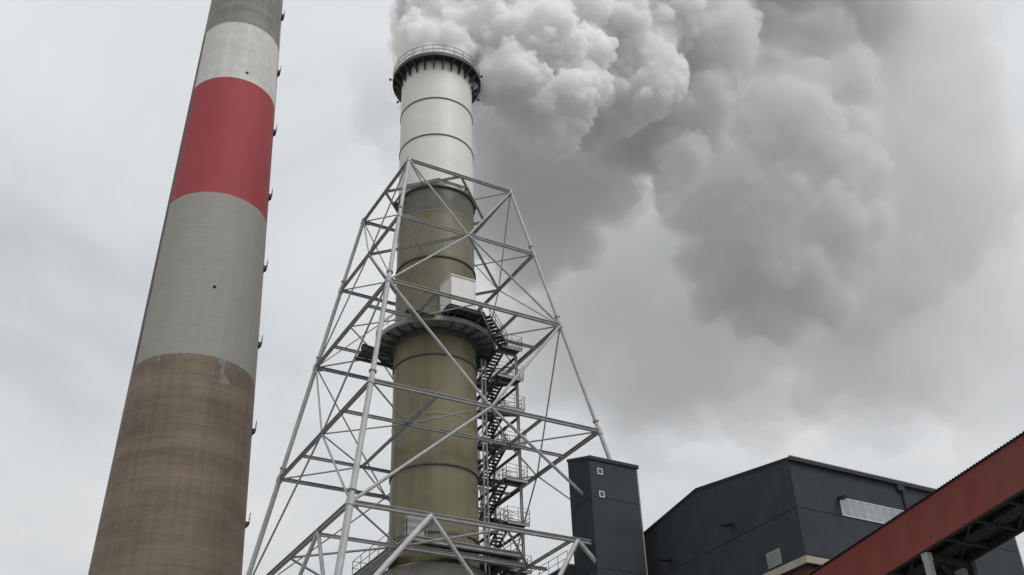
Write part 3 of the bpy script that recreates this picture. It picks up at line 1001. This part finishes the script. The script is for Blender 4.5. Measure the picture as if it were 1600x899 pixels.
duct = thing("clad_duct", "dark clad duct with a pale lip leaving the narrow block behind the lattice braces", "duct", (41.9, BW1, 0))
link("duct_shell", MB().box(40.8, 43.0, BW1 + 0.01, 74.0, 24.9, 26.9), M['clad'], duct)
link("lip", MB().box(40.74, 43.06, BW1 + 0.012, 74.06, 26.902, 27.02), M['coping'], duct)
for y in (65.5, 68.5, 71.5):
    link("duct_rib", MB().box(40.72, 43.08, y - 0.06, y + 0.06, 24.82, 26.9), M['clad_trim'], duct)
for y in (66.0, 73.0):
    for x in (41.1, 42.7):
        link("leg", MB().box(x - 0.12, x + 0.12, y - 0.12, y + 0.12, 0, 24.9), M['steel_dark'], duct)
rl = MB()
for q in range(9):
    rl.tube((40.85, BW1 + 0.2 + q * 1.3, 27.02), (40.85, BW1 + 0.2 + q * 1.3, 28.0), 0.025, 5)
for h in (27.5, 28.0):
    rl.tube((40.85, BW1 + 0.2, h), (40.85, BW1 + 10.6, h), 0.025, 5)
link("railing", rl, M['rail'], duct, stuff=True)

# boiler house
HU0, HU1, HW0, HW1, HZ, SZ = 46.91, 67.06, 46.42, 66.0, 29.40, 23.22
hall = thing("boiler_house", "wide dark grey clad boiler house with a strip of translucent panels", "building", (HU0, HW0, 0))
RW = 55.57


def roof_h(w):
    return HZ + (w - HW0) * (30.78 - HZ) / (RW - HW0) if w <= RW else 30.78 - (w - RW) * (30.78 - 29.86) / (61.50 - RW)


link("core_wall", MB().box(HU0 + 0.06, HU1 - 0.06, HW0 + 0.06, HW1 - 0.06, SZ + 0.1, HZ - 0.4), M['joint'], hall)
GX0, GX1, GZ0, GZ1 = 50.65, 57.59, 26.25, 27.49
ncol = 7
cols = list(np.linspace(HU0 + 0.08, HU1 - 0.08, ncol + 1))
pane_wall(hall, lambda a, z: (a, HW0, z), cols, [(SZ, 26.20), (26.20, HZ - 0.05)])
wcols = [HW1 - 0.02] + list(np.arange(HW1 - 2.6, RW + 0.5, -2.6)) + [RW] + list((RW - 4.0,)) + [HW0 + 0.08]
pane_wall(hall, lambda a, z: (HU0, a, z), wcols, [(SZ, 26.20), (26.20, lambda w: roof_h(w) - 0.05)])
pane_wall(hall, lambda a, z: (HU1, a, z), wcols[::-1], [(SZ, 26.20), (26.20, lambda w: roof_h(w) - 0.05)])
for wa, wb in ((HW0 - 0.05, RW), (RW, HW1)):
    link("roof", MB().slab([(HU0 - 0.05, wa, roof_h(wa)), (HU1 + 0.05, wa, roof_h(wa)), (HU1 + 0.05, wb, roof_h(wb)), (HU0 - 0.05, wb, roof_h(wb))], 0.1), M['clad_trim'], hall)
    link("coping", MB().slab([(HU0 - 0.09, wa, roof_h(wa) + 0.09), (HU0 + 0.12, wa, roof_h(wa) + 0.09), (HU0 + 0.12, wb, roof_h(wb) + 0.09), (HU0 - 0.09, wb, roof_h(wb) + 0.09)], 0.08), M['clad_trim'], hall)
link("gutter", MB().box(HU0 - 0.1, HU1 + 0.1, HW0 - 0.22, HW0 - 0.055, HZ - 0.14, HZ + 0.08), M['clad_trim'], hall)
link("gutter_lip", MB().box(HU0 - 0.1, HU1 + 0.1, HW0 - 0.24, HW0 - 0.18, HZ + 0.082, HZ + 0.15), M['coping'], hall)
link("corner_trim", MB().box(HU0 - 0.014, HU0 + 0.09, HW0 - 0.014, HW0 + 0.09, SZ, HZ - 0.15), M['clad_trim'], hall)
link("corner_trim", MB().box(HU1 - 0.09, HU1 + 0.014, HW0 - 0.014, HW0 + 0.09, SZ, HZ - 0.15), M['coping'], hall)
# translucent strip
strip_f = MB().box(GX0, GX1, HW0 - 0.05, HW0 - 0.002, GZ1 - 0.07, GZ1).box(GX0, GX1, HW0 - 0.05, HW0 - 0.002, GZ0, GZ0 + 0.07).box(GX0, GX0 + 0.07, HW0 - 0.05, HW0 - 0.002, GZ0 + 0.07, GZ1 - 0.07)
wn = link("window_strip", strip_f, M['white_frame'], hall)
k = 10
for i in range(k):
    a0 = GX0 + 0.07 + (GX1 - GX0 - 0.07) * i / k
    a1 = GX0 + 0.07 + (GX1 - GX0 - 0.07) * (i + 1) / k
    link("pane", MB().box(a0 + 0.02, a1 - 0.02, HW0 - 0.03, HW0 - 0.004, GZ0 + 0.075, GZ1 - 0.075), M['polycarb'], wn)
    link("mullion", MB().box(a1 - 0.022, a1 + 0.022, HW0 - 0.045, HW0 - 0.003, GZ0 + 0.072, GZ1 - 0.072), M['white_frame'], wn)
# vent grille on the side wall
vg = link("vent_grille", MB().box(HU0 - 0.05, HU0 - 0.002, 48.49, 49.71, 23.33, 24.29), M['steel'], hall)
for i in range(7):
    z = 23.4 + 0.122 * i
    link("slat", MB().box(HU0 - 0.075, HU0 - 0.052, 48.56, 49.64, z, z + 0.075), M['rail'], vg)


def wall_lamp(p, d, parent):
    p, d = Vector(p), Vector(d)
    mb = MB().tube(p, p + d * 0.45, 0.045, 6)
    q = p + d * 0.5
    s = Vector((-d.y, d.x, 0))
    mb.sweep(q - d * 0.35 - Vector((0, 0, 0.02)), q + d * 0.35 - Vector((0, 0, 0.14)), [(-.2, -.07), (.2, -.07), (.16, .09), (-.16, .09)])
    return link("wall_lamp", mb, M['lamp_black'], parent)


wall_lamp((50.56, HW0, 27.30), (-0.25, -0.97, 0), hall)
wall_lamp((HU0, 52.43, 27.14), (-1, 0, 0), hall)
wall_lamp((HU0, 59.19, 26.93), (-1, 0, 0), hall)
link("downpipe", MB().tube((56.58, HW0 - 0.1, 29.27), (56.58, HW0 - 0.1, 23.2), 0.09, 8), M['clad_trim'], hall, smooth=True)
link("hopper", MB().box(56.1, 56.74, HW0 - 0.2, HW0 - 0.06, 28.85, 29.25), M['clad_trim'], hall)
link("soffit", MB().box(HU0 + 0.05, HU1 - 0.05, HW0 + 0.05, HW1 - 0.05, SZ - 0.03, SZ + 0.02), M['soffit'], hall)
link("fascia", MB().box(HU0 + 0.03, HU1 - 0.03, HW0 + 0.03, HW0 + 0.25, SZ - 0.45, SZ - 0.032), M['soffit'], hall)
link("fascia", MB().box(HU0 + 0.03, HU0 + 0.25, HW0 + 0.252, HW1 - 0.05, SZ - 0.45, SZ - 0.032), M['soffit'], hall)
link("lower_wall", MB().box(HU0 + 0.4, HU1 - 0.4, HW0 + 0.4, HW1 - 0.4, 0, SZ - 0.034), M['redwall'], hall)

# ---------------------------------------------------------------- red conveyor gallery
SL = 0.141
GU0, GU1 = 46.0, 49.75
WA, WB = 14.0, 58.0        # from behind the photographer's right to under the boiler house


def gz(w):
    return 20.36 - (w - 37.3) * SL      # underside


conv = thing("conveyor_gallery", "sloping red clad conveyor gallery passing under the boiler house", "conveyor", (GU0, 37.3, 0))
HG = 2.35
n_p = 22
ws = np.linspace(WA, WB, n_p + 1)
for i in range(n_p):
    a, b = ws[i] + 0.002, ws[i + 1] - 0.002
    link("side_panel", MB().slab([(GU0, b, gz(b)), (GU0, a, gz(a)), (GU0, a, gz(a) + HG), (GU0, b, gz(b) + HG)], 0.06), M['redclad'], conv)
    link("side_panel", MB().slab([(GU1, a, gz(a)), (GU1, b, gz(b)), (GU1, b, gz(b) + HG), (GU1, a, gz(a) + HG)], 0.06), M['redclad'], conv)
    # corrugated roof sheet: ribs run across the gallery
    k = 20
    rs = MB()
    top = []
    for q in range(k + 1):
        w_ = ws[i] + (ws[i + 1] - ws[i]) * q / k
        top.append((w_, gz(w_) + HG + 0.03 + (0.07 if q % 2 else 0.0)))
    vs = [(x, w_, z_) for x in (GU0 - 0.12, GU1 + 0.12) for w_, z_ in top] + [(x, w_, z_ - 0.028) for x in (GU0 - 0.12, GU1 + 0.12) for w_, z_ in top]
    K = k + 1
    fs = [(q, q + 1, K + q + 1, K + q) for q in range(k)] + [(2 * K + q + 1, 2 * K + q, 3 * K + q, 3 * K + q + 1) for q in range(k)]
    fs += [(q + 1, q, 2 * K + q, 2 * K + q + 1) for q in range(k)] + [(K + q, K + q + 1, 3 * K + q + 1, 3 * K + q) for q in range(k)]
    rs.add(vs, fs)
    link("roof_sheet", rs, M['redroof'], conv)
    link("floor_panel", MB().slab([(GU0 + 0.07, a, gz(a) + 0.42), (GU0 + 0.07, b, gz(b) + 0.42), (GU1 - 0.07, b, gz(b) + 0.42), (GU1 - 0.07, a, gz(a) + 0.42)], 0.06), M['underside'], conv)
    link("cross_beam", MB().ibeam((GU0 + 0.2, ws[i], gz(ws[i]) + 0.18), (GU1 - 0.2, ws[i], gz(ws[i]) + 0.18), 0.28), M['underside'], conv)
    if i % 2 == 0:
        link("floor_brace", MB().angle((GU0 + 0.2, a + 0.1, gz(a) + 0.16), (GU1 - 0.2, ws[min(i + 2, n_p)], gz(ws[min(i + 2, n_p)]) + 0.16), 0.14), M['underside'], conv)
for x in (GU0 + 0.12, GU1 - 0.12):
    link("girder", MB().sweep((x, WA, gz(WA) + 0.15), (x, WB, gz(WB) + 0.15), [(-.1, -.2), (.1, -.2), (.1, .2), (-.1, .2)]), M['underside'], conv)
link("belt_tray", MB().sweep((GU0 + 1.9, WA, gz(WA) + 0.22), (GU0 + 1.9, WB, gz(WB) + 0.22), [(-.5, -.1), (.5, -.1), (.5, .1), (-.5, .1)]), M['underside'], conv)

TW = 37.3
tres = thing("conveyor_trestle", "pale grey post and dark bracket holding up the red conveyor gallery", "trestle", (47.9, TW, 0))
for x in (GU0 + 0.22, GU1 - 0.25):
    link("post", MB().box(x - 0.17, x + 0.17, TW - 0.17, TW + 0.17, 0, gz(TW) - 0.5), M['underside' if x > 48 else 'trestle'], tres)
    link("post_head", MB().box(x - 0.19, x + 0.19, TW - 0.19, TW + 0.19, gz(TW) - 0.498, gz(TW) - 0.1), M['underside' if x > 48 else 'trestle'], tres)
link("cross_beam", MB().ibeam((GU0 + 0.49, TW, gz(TW) - 0.3), (GU1 - 0.52, TW, gz(TW) - 0.3), 0.3), M['underside'], tres)
link("knee_brace", MB().ibeam((GU1 - 0.5, TW, gz(TW) - 2.4), (GU0 + 1.2, TW, gz(TW) - 0.47), 0.26), M['underside'], tres)
link("knee_brace", MB().ibeam((GU1 - 0.25, TW + 0.23, gz(TW) - 2.2), (GU1 - 0.25, TW + 2.0, gz(TW + 2) - 0.05), 0.26), M['underside'], tres)

# ---------------------------------------------------------------- steam
PUFFS = {
    'near': [(36.2, 72.5, 85.1, 2.38), (36.5, 72.3, 87.7, 3.48), (38.8, 71.1, 84.7, 3.44), (40.7, 72.3, 90.8, 4.83), (43.2, 69.7, 85.7, 4.01), (41.8, 69.4, 79.5, 3.09), (45.5, 69.4, 85.6, 4.17), (48.2, 68.8, 83.9, 3.49), (49.1, 68.1, 80.6, 2.78), (46.7, 69.9, 77.9, 3.4), (47.5, 70.5, 75.3, 2.34), (45.2, 70.8, 77.6, 2.94), (44.1, 73.9, 94.9, 5.74), (49.4, 70.4, 92.2, 4.39), (49.9, 67.6, 85.5, 2.03), (37.5, 75.2, 95.9, 4.97), (47.8, 73.9, 102.2, 7.13), (35.9, 76.0, 92.2, 2.37), (50.4, 67.2, 79.5, 1.44)],
    'mid': [(58.0, 72.7, 95.4, 5.62), (59.9, 71.1, 90.3, 4.24), (60.7, 69.1, 87.9, 2.44), (61.2, 68.7, 85.4, 1.7), (59.8, 69.9, 84.8, 2.27), (57.9, 72.8, 85.4, 3.16), (56.5, 73.8, 90.6, 4.41), (60.8, 73.0, 102.5, 6.24), (58.0, 76.5, 109.1, 8.09), (62.0, 70.6, 95.4, 3.0), (62.1, 67.9, 88.5, 1.43), (54.9, 77.5, 85.1, 2.92), (56.4, 75.2, 84.4, 2.02), (58.8, 70.7, 83.0, 1.27), (41.7, 88.7, 103.4, 2.73), (61.9, 67.4, 85.5, 0.99)],
    'back': [(72.2, 74.9, 104.1, 6.57), (73.1, 73.9, 98.7, 4.01), (74.4, 71.2, 98.0, 2.06), (73.5, 73.6, 93.7, 2.83), (71.3, 75.7, 91.3, 4.3), (68.6, 76.8, 83.6, 3.17), (66.9, 77.0, 79.8, 2.07), (66.0, 77.1, 77.2, 1.31), (72.2, 77.6, 111.4, 7.71), (67.4, 81.8, 90.4, 3.98), (69.5, 80.0, 94.1, 5.63), (71.0, 81.4, 123.5, 10.89), (73.9, 71.7, 95.5, 1.73), (39.0, 86.6, 101.3, 2.96), (38.6, 87.9, 99.0, 1.86), (39.5, 85.3, 103.6, 3.13)],
    'far': [(92.0, 84.6, 113.2, 5.27), (90.6, 84.6, 121.7, 4.82), (93.8, 81.1, 118.7, 4.55), (94.5, 80.3, 110.6, 4.79), (90.3, 82.1, 106.0, 3.61), (99.7, 78.7, 120.6, 5.37), (98.5, 78.6, 108.4, 4.21), (91.8, 81.9, 100.0, 6.65), (85.2, 84.5, 92.7, 5.32), (87.7, 83.4, 101.8, 4.89), (96.8, 80.6, 96.4, 6.18), (87.9, 84.7, 83.1, 5.68), (95.2, 82.5, 85.1, 5.1), (92.9, 85.1, 77.4, 3.82), (86.3, 89.1, 78.2, 3.67), (87.7, 86.2, 73.2, 2.75), (102.4, 76.8, 111.1, 4.45), (101.6, 76.2, 101.8, 3.04), (102.5, 80.0, 95.2, 4.01), (103.0, 79.3, 88.8, 3.13), (88.6, 88.2, 129.6, 10.99), (101.5, 81.3, 138.2, 13.38), (79.2, 87.5, 87.3, 3.35), (96.1, 83.0, 75.6, 2.97), (81.4, 89.6, 81.1, 3.0), (101.5, 81.2, 83.2, 2.74), (88.7, 82.3, 114.8, 3.71), (89.8, 81.1, 88.7, 4.21), (82.5, 85.7, 84.1, 3.32), (85.3, 81.6, 88.5, 3.0), (91.5, 77.7, 102.3, 4.03), (87.7, 83.4, 77.3, 3.24), (81.2, 84.3, 88.9, 3.01), (94.9, 78.2, 86.4, 3.34), (91.1, 81.1, 77.9, 2.92), (83.1, 90.7, 76.3, 2.48), (89.8, 85.5, 71.0, 2.09), (85.8, 88.1, 71.8, 1.78), (99.1, 81.0, 79.3, 2.01), (103.9, 76.4, 95.9, 2.29)],
    'veil': [(119.6, 82.0, 116.2, 13.1), (122.0, 83.8, 100.5, 12.63), (116.1, 88.5, 87.6, 11.23), (127.7, 78.7, 121.0, 8.75), (120.5, 82.4, 136.9, 12.93), (127.7, 78.8, 138.5, 7.59), (106.3, 94.1, 77.3, 8.12), (126.7, 83.9, 90.3, 10.47), (132.4, 80.6, 100.7, 7.88), (96.7, 98.4, 75.0, 8.9), (100.8, 97.2, 72.3, 6.2), (88.8, 105.6, 83.1, 11.11), (84.1, 105.6, 90.6, 10.32), (76.8, 107.4, 84.0, 9.97), (71.1, 106.4, 87.2, 7.19), (92.6, 105.0, 73.2, 7.21), (83.2, 110.1, 75.5, 8.16), (133.7, 84.2, 85.7, 8.6), (119.2, 91.0, 76.8, 8.28), (131.8, 75.7, 113.5, 4.01)],
    'wisp': [(39.0, 96.4, 97.9, 4.46), (37.7, 99.1, 104.0, 3.77), (39.0, 92.1, 85.7, 2.56), (38.3, 92.4, 81.8, 1.78), (38.5, 96.6, 92.5, 3.17), (37.5, 101.3, 99.0, 2.49), (136.5, 92.8, 81.9, 10.85), (122.5, 102.9, 78.0, 8.84), (76.2, 117.4, 79.6, 7.47), (104.9, 107.3, 72.9, 6.58), (92.2, 118.3, 74.1, 5.76)],
    'gap': [(90.5, 119.6, 106.1, 13.81), (99.6, 114.8, 103.3, 13.73), (83.1, 124.8, 98.1, 13.53), (90.9, 119.3, 88.7, 13.09), (101.4, 113.3, 88.3, 13.08), (117.1, 109.0, 118.8, 16.86), (80.8, 126.4, 85.2, 9.01), (121.0, 101.6, 87.2, 11.02), (77.5, 126.1, 116.7, 10.91), (39.6, 98.3, 99.7, 3.96), (39.6, 94.0, 86.9, 2.61), (38.1, 101.0, 103.6, 2.88), (39.2, 96.3, 92.5, 3.17), (38.9, 96.4, 102.3, 3.3)],
    'edge': [(118.4, 78.3, 129.2, 7.21), (121.2, 77.8, 117.4, 5.99), (117.6, 81.4, 107.1, 6.02), (121.9, 80.4, 103.0, 5.79), (127.8, 74.6, 121.7, 5.28), (128.5, 75.3, 111.9, 4.74), (118.6, 83.4, 95.5, 5.3), (115.2, 86.4, 87.2, 5.54), (130.4, 78.0, 103.2, 5.37), (128.2, 74.0, 132.8, 6.29), (124.6, 76.1, 142.1, 8.62), (113.0, 82.7, 96.7, 3.73), (109.6, 90.3, 80.3, 4.52), (125.9, 81.5, 95.5, 5.74)],
    'lower': [(61.3, 88.9, 86.7, 4.95), (57.6, 90.2, 82.7, 4.3), (54.2, 91.1, 85.2, 5.5), (53.9, 90.1, 91.5, 5.6), (57.9, 88.8, 79.0, 3.06), (62.2, 87.1, 83.2, 3.52), (65.3, 86.0, 89.1, 4.42), (44.6, 89.5, 96.7, 4.75), (59.1, 88.0, 89.8, 4.79), (53.2, 92.8, 80.1, 4.64), (57.4, 92.7, 76.6, 3.86), (62.6, 90.5, 78.8, 3.13), (50.2, 89.9, 93.0, 3.98), (67.1, 87.2, 85.0, 3.2)],
}


def ico(sub):
    bm = bmesh.new()
    bmesh.ops.create_icosphere(bm, subdivisions=sub, radius=1.0)
    bm.verts.ensure_lookup_table()
    v = np.array([x.co[:] for x in bm.verts])
    f = np.array([[q.index for q in p.verts] for p in bm.faces])
    bm.free()
    return v, f


ICO2, ICO1 = ico(2), ico(1)


def budding(seeds, levels, n_child, kmin, kmax, rmin):
    """big puffs with smaller puffs budding from their skins, like a cauliflower"""
    allp = [tuple(s) for s in seeds]
    gen = list(allp)
    for lv in range(levels):
        nxt = []
        big = np.array(allp)
        for x, y, z, r in gen:
            for q in range(n_child):
                d = RNG.normal(size=3)
                d /= np.linalg.norm(d)
                rr = r * RNG.uniform(kmin, kmax)
                if rr < rmin:
                    continue
                c = np.array((x, y, z)) + d * (r * RNG.uniform(0.88, 1.08))
                dist = np.linalg.norm(big[:, :3] - c, axis=1) + rr * 0.75
                if (dist < big[:, 3]).any():
                    continue
                nxt.append((*c, rr))
        allp += nxt
        gen = nxt
    return allp


def steam(name, key, levels, n_child, kmin, kmax, rmin, voxel, density, noise_amp, noise_size, albedo, parent, label, grow=1.0):
    ps = budding(PUFFS[key], levels, n_child, kmin, kmax, rmin)
    vs, fs, k = [], [], 0
    for x, y, z, r in ps:
        r *= grow
        v, f = ICO2 if r > 4 * voxel else ICO1
        vs.append(v * r + np.array((x, y, z)))
        fs.append(f + k)
        k += len(v)
    vs, fs = np.concatenate(vs), np.concatenate(fs)
    org = np.array(PUFFS[key])[:, :3].mean(0)
    me = bpy.data.meshes.new(name)
    me.from_pydata((vs - org).tolist(), [], fs.tolist())
    me.materials.append(steam_mat(name + "_vapour", density, density > 0.17, albedo))
    o = bpy.data.objects.new(name, me)
    COL.objects.link(o)
    rm = o.modifiers.new("union", 'REMESH')
    rm.mode = 'VOXEL'
    rm.voxel_size = voxel
    for a, sz in ((noise_amp, noise_size), (noise_amp * 0.5, noise_size * 0.4)):
        tx = bpy.data.textures.new(name, 'CLOUDS')
        tx.noise_scale = sz
        tx.noise_depth = 3
        tx.noise_basis = 'ORIGINAL_PERLIN'
        dm = o.modifiers.new("billow", 'DISPLACE')
        dm.texture = tx
        dm.strength = a
        dm.mid_level = 0.5
        dm.texture_coords = 'GLOBAL'
    o.parent = parent
    o.location = Vector(org) - Vector(parent["base"])
    o["base"] = tuple(org)
    o["kind"] = "stuff"
    o["label"] = label
    return o


plume = thing("steam_plume", "thick white and grey steam plume rolling away from the stack's mouth", "steam", (FC[0], FC[1], 78))
PUFFS['near'] += [(FC[0], FC[1], 78.6, 2.9), (FC[0] + 0.3, FC[1] + 0.6, 80.6, 3.3), (FC[0] + 1.2, FC[1] + 1.2, 83.0, 3.8)]   # the column in the mouth
steam("dense_steam", 'near', 3, 24, 0.25, 0.46, 0.22, 0.13, 2.1, 0.45, 0.6, 0.9985, plume, "dense white billows beside the stack's mouth", 0.98)
steam("thin_steam", 'near', 2, 22, 0.25, 0.46, 0.4, 0.22, 0.22, 1.1, 1.2, 0.998, plume, "thin fringe of vapour on the white billows", 1.06)
steam("dense_steam", 'mid', 3, 22, 0.26, 0.44, 0.3, 0.17, 1.5, 0.7, 1.0, 0.987, plume, "white billows drifting behind the first ones", 0.98)  # from here on a lowered albedo stands in for shade
steam("thin_steam", 'mid', 2, 20, 0.26, 0.44, 0.5, 0.28, 0.16, 1.4, 1.8, 0.985, plume, "thin fringe of vapour on the drifting billows", 1.08)
steam("drifting_steam", 'back', 3, 18, 0.28, 0.46, 0.5, 0.28, 0.45, 1.2, 1.8, 0.94, plume, "grey hanging billows further off", 0.96)
steam("thin_steam", 'back', 2, 14, 0.3, 0.5, 0.8, 0.45, 0.13, 2.4, 3.0, 0.965, plume, "torn grey vapour round the hanging billows", 1.12)
steam("drifting_steam", 'lower', 3, 14, 0.3, 0.5, 0.7, 0.35, 0.20, 2.2, 2.5, 0.935, plume, "grey vapour trailing low behind the stack", 0.9)
steam("thin_steam", 'lower', 2, 14, 0.3, 0.5, 1.0, 0.5, 0.10, 3.0, 4.0, 0.955, plume, "soft grey vapour round the low trail", 1.1)
steam("thin_steam", 'lower', 2, 12, 0.3, 0.5, 1.5, 0.7, 0.04, 4.0, 6.0, 0.96, plume, "faint outer vapour of the low trail", 1.3)
steam("drifting_steam", 'far', 3, 18, 0.28, 0.46, 0.7, 0.40, 0.28, 2.4, 3.0, 0.935, plume, "large soft grey cloud further off", 0.95)
steam("drifting_steam", 'far', 3, 16, 0.28, 0.5, 1.0, 0.5, 0.09, 3.2, 4.0, 0.94, plume, "soft grey folds of the large cloud", 1.12)
steam("thin_steam", 'far', 2, 14, 0.3, 0.5, 1.5, 0.8, 0.05, 4.5, 6.0, 0.955, plume, "soft grey vapour round the large cloud", 1.35)
steam("thin_steam", 'far', 2, 12, 0.3, 0.5, 2.0, 1.0, 0.022, 6.0, 9.0, 0.96, plume, "faint outer vapour of the large cloud", 1.65)
steam("thin_steam", 'edge', 3, 14, 0.3, 0.5, 0.9, 0.5, 0.15, 3.0, 4.0, 0.975, plume, "pale lobes at the far edge of the plume", 0.95)
steam("thin_steam", 'edge', 2, 12, 0.3, 0.5, 1.5, 0.8, 0.03, 5.0, 7.0, 0.98, plume, "faint outer vapour of the pale lobes", 1.2)
steam("thin_steam", 'veil', 2, 12, 0.3, 0.55, 2.0, 1.0, 0.026, 5.0, 8.0, 0.965, plume, "thin pale vapour at the plume's edge", 0.95)
steam("thin_steam", 'veil', 1, 12, 0.3, 0.55, 2.5, 1.2, 0.013, 7.0, 12.0, 0.965, plume, "faint outermost vapour", 1.2)
steam("thin_steam", 'gap', 2, 12, 0.3, 0.55, 1.6, 0.9, 0.040, 6.0, 6.0, 0.95, plume, "grey vapour behind the hanging billows", 0.95)
steam("thin_steam", 'wisp', 2, 12, 0.3, 0.55, 1.2, 0.8, 0.03, 4.0, 6.0, 0.97, plume, "faint wisps behind the stack and low on the plume")
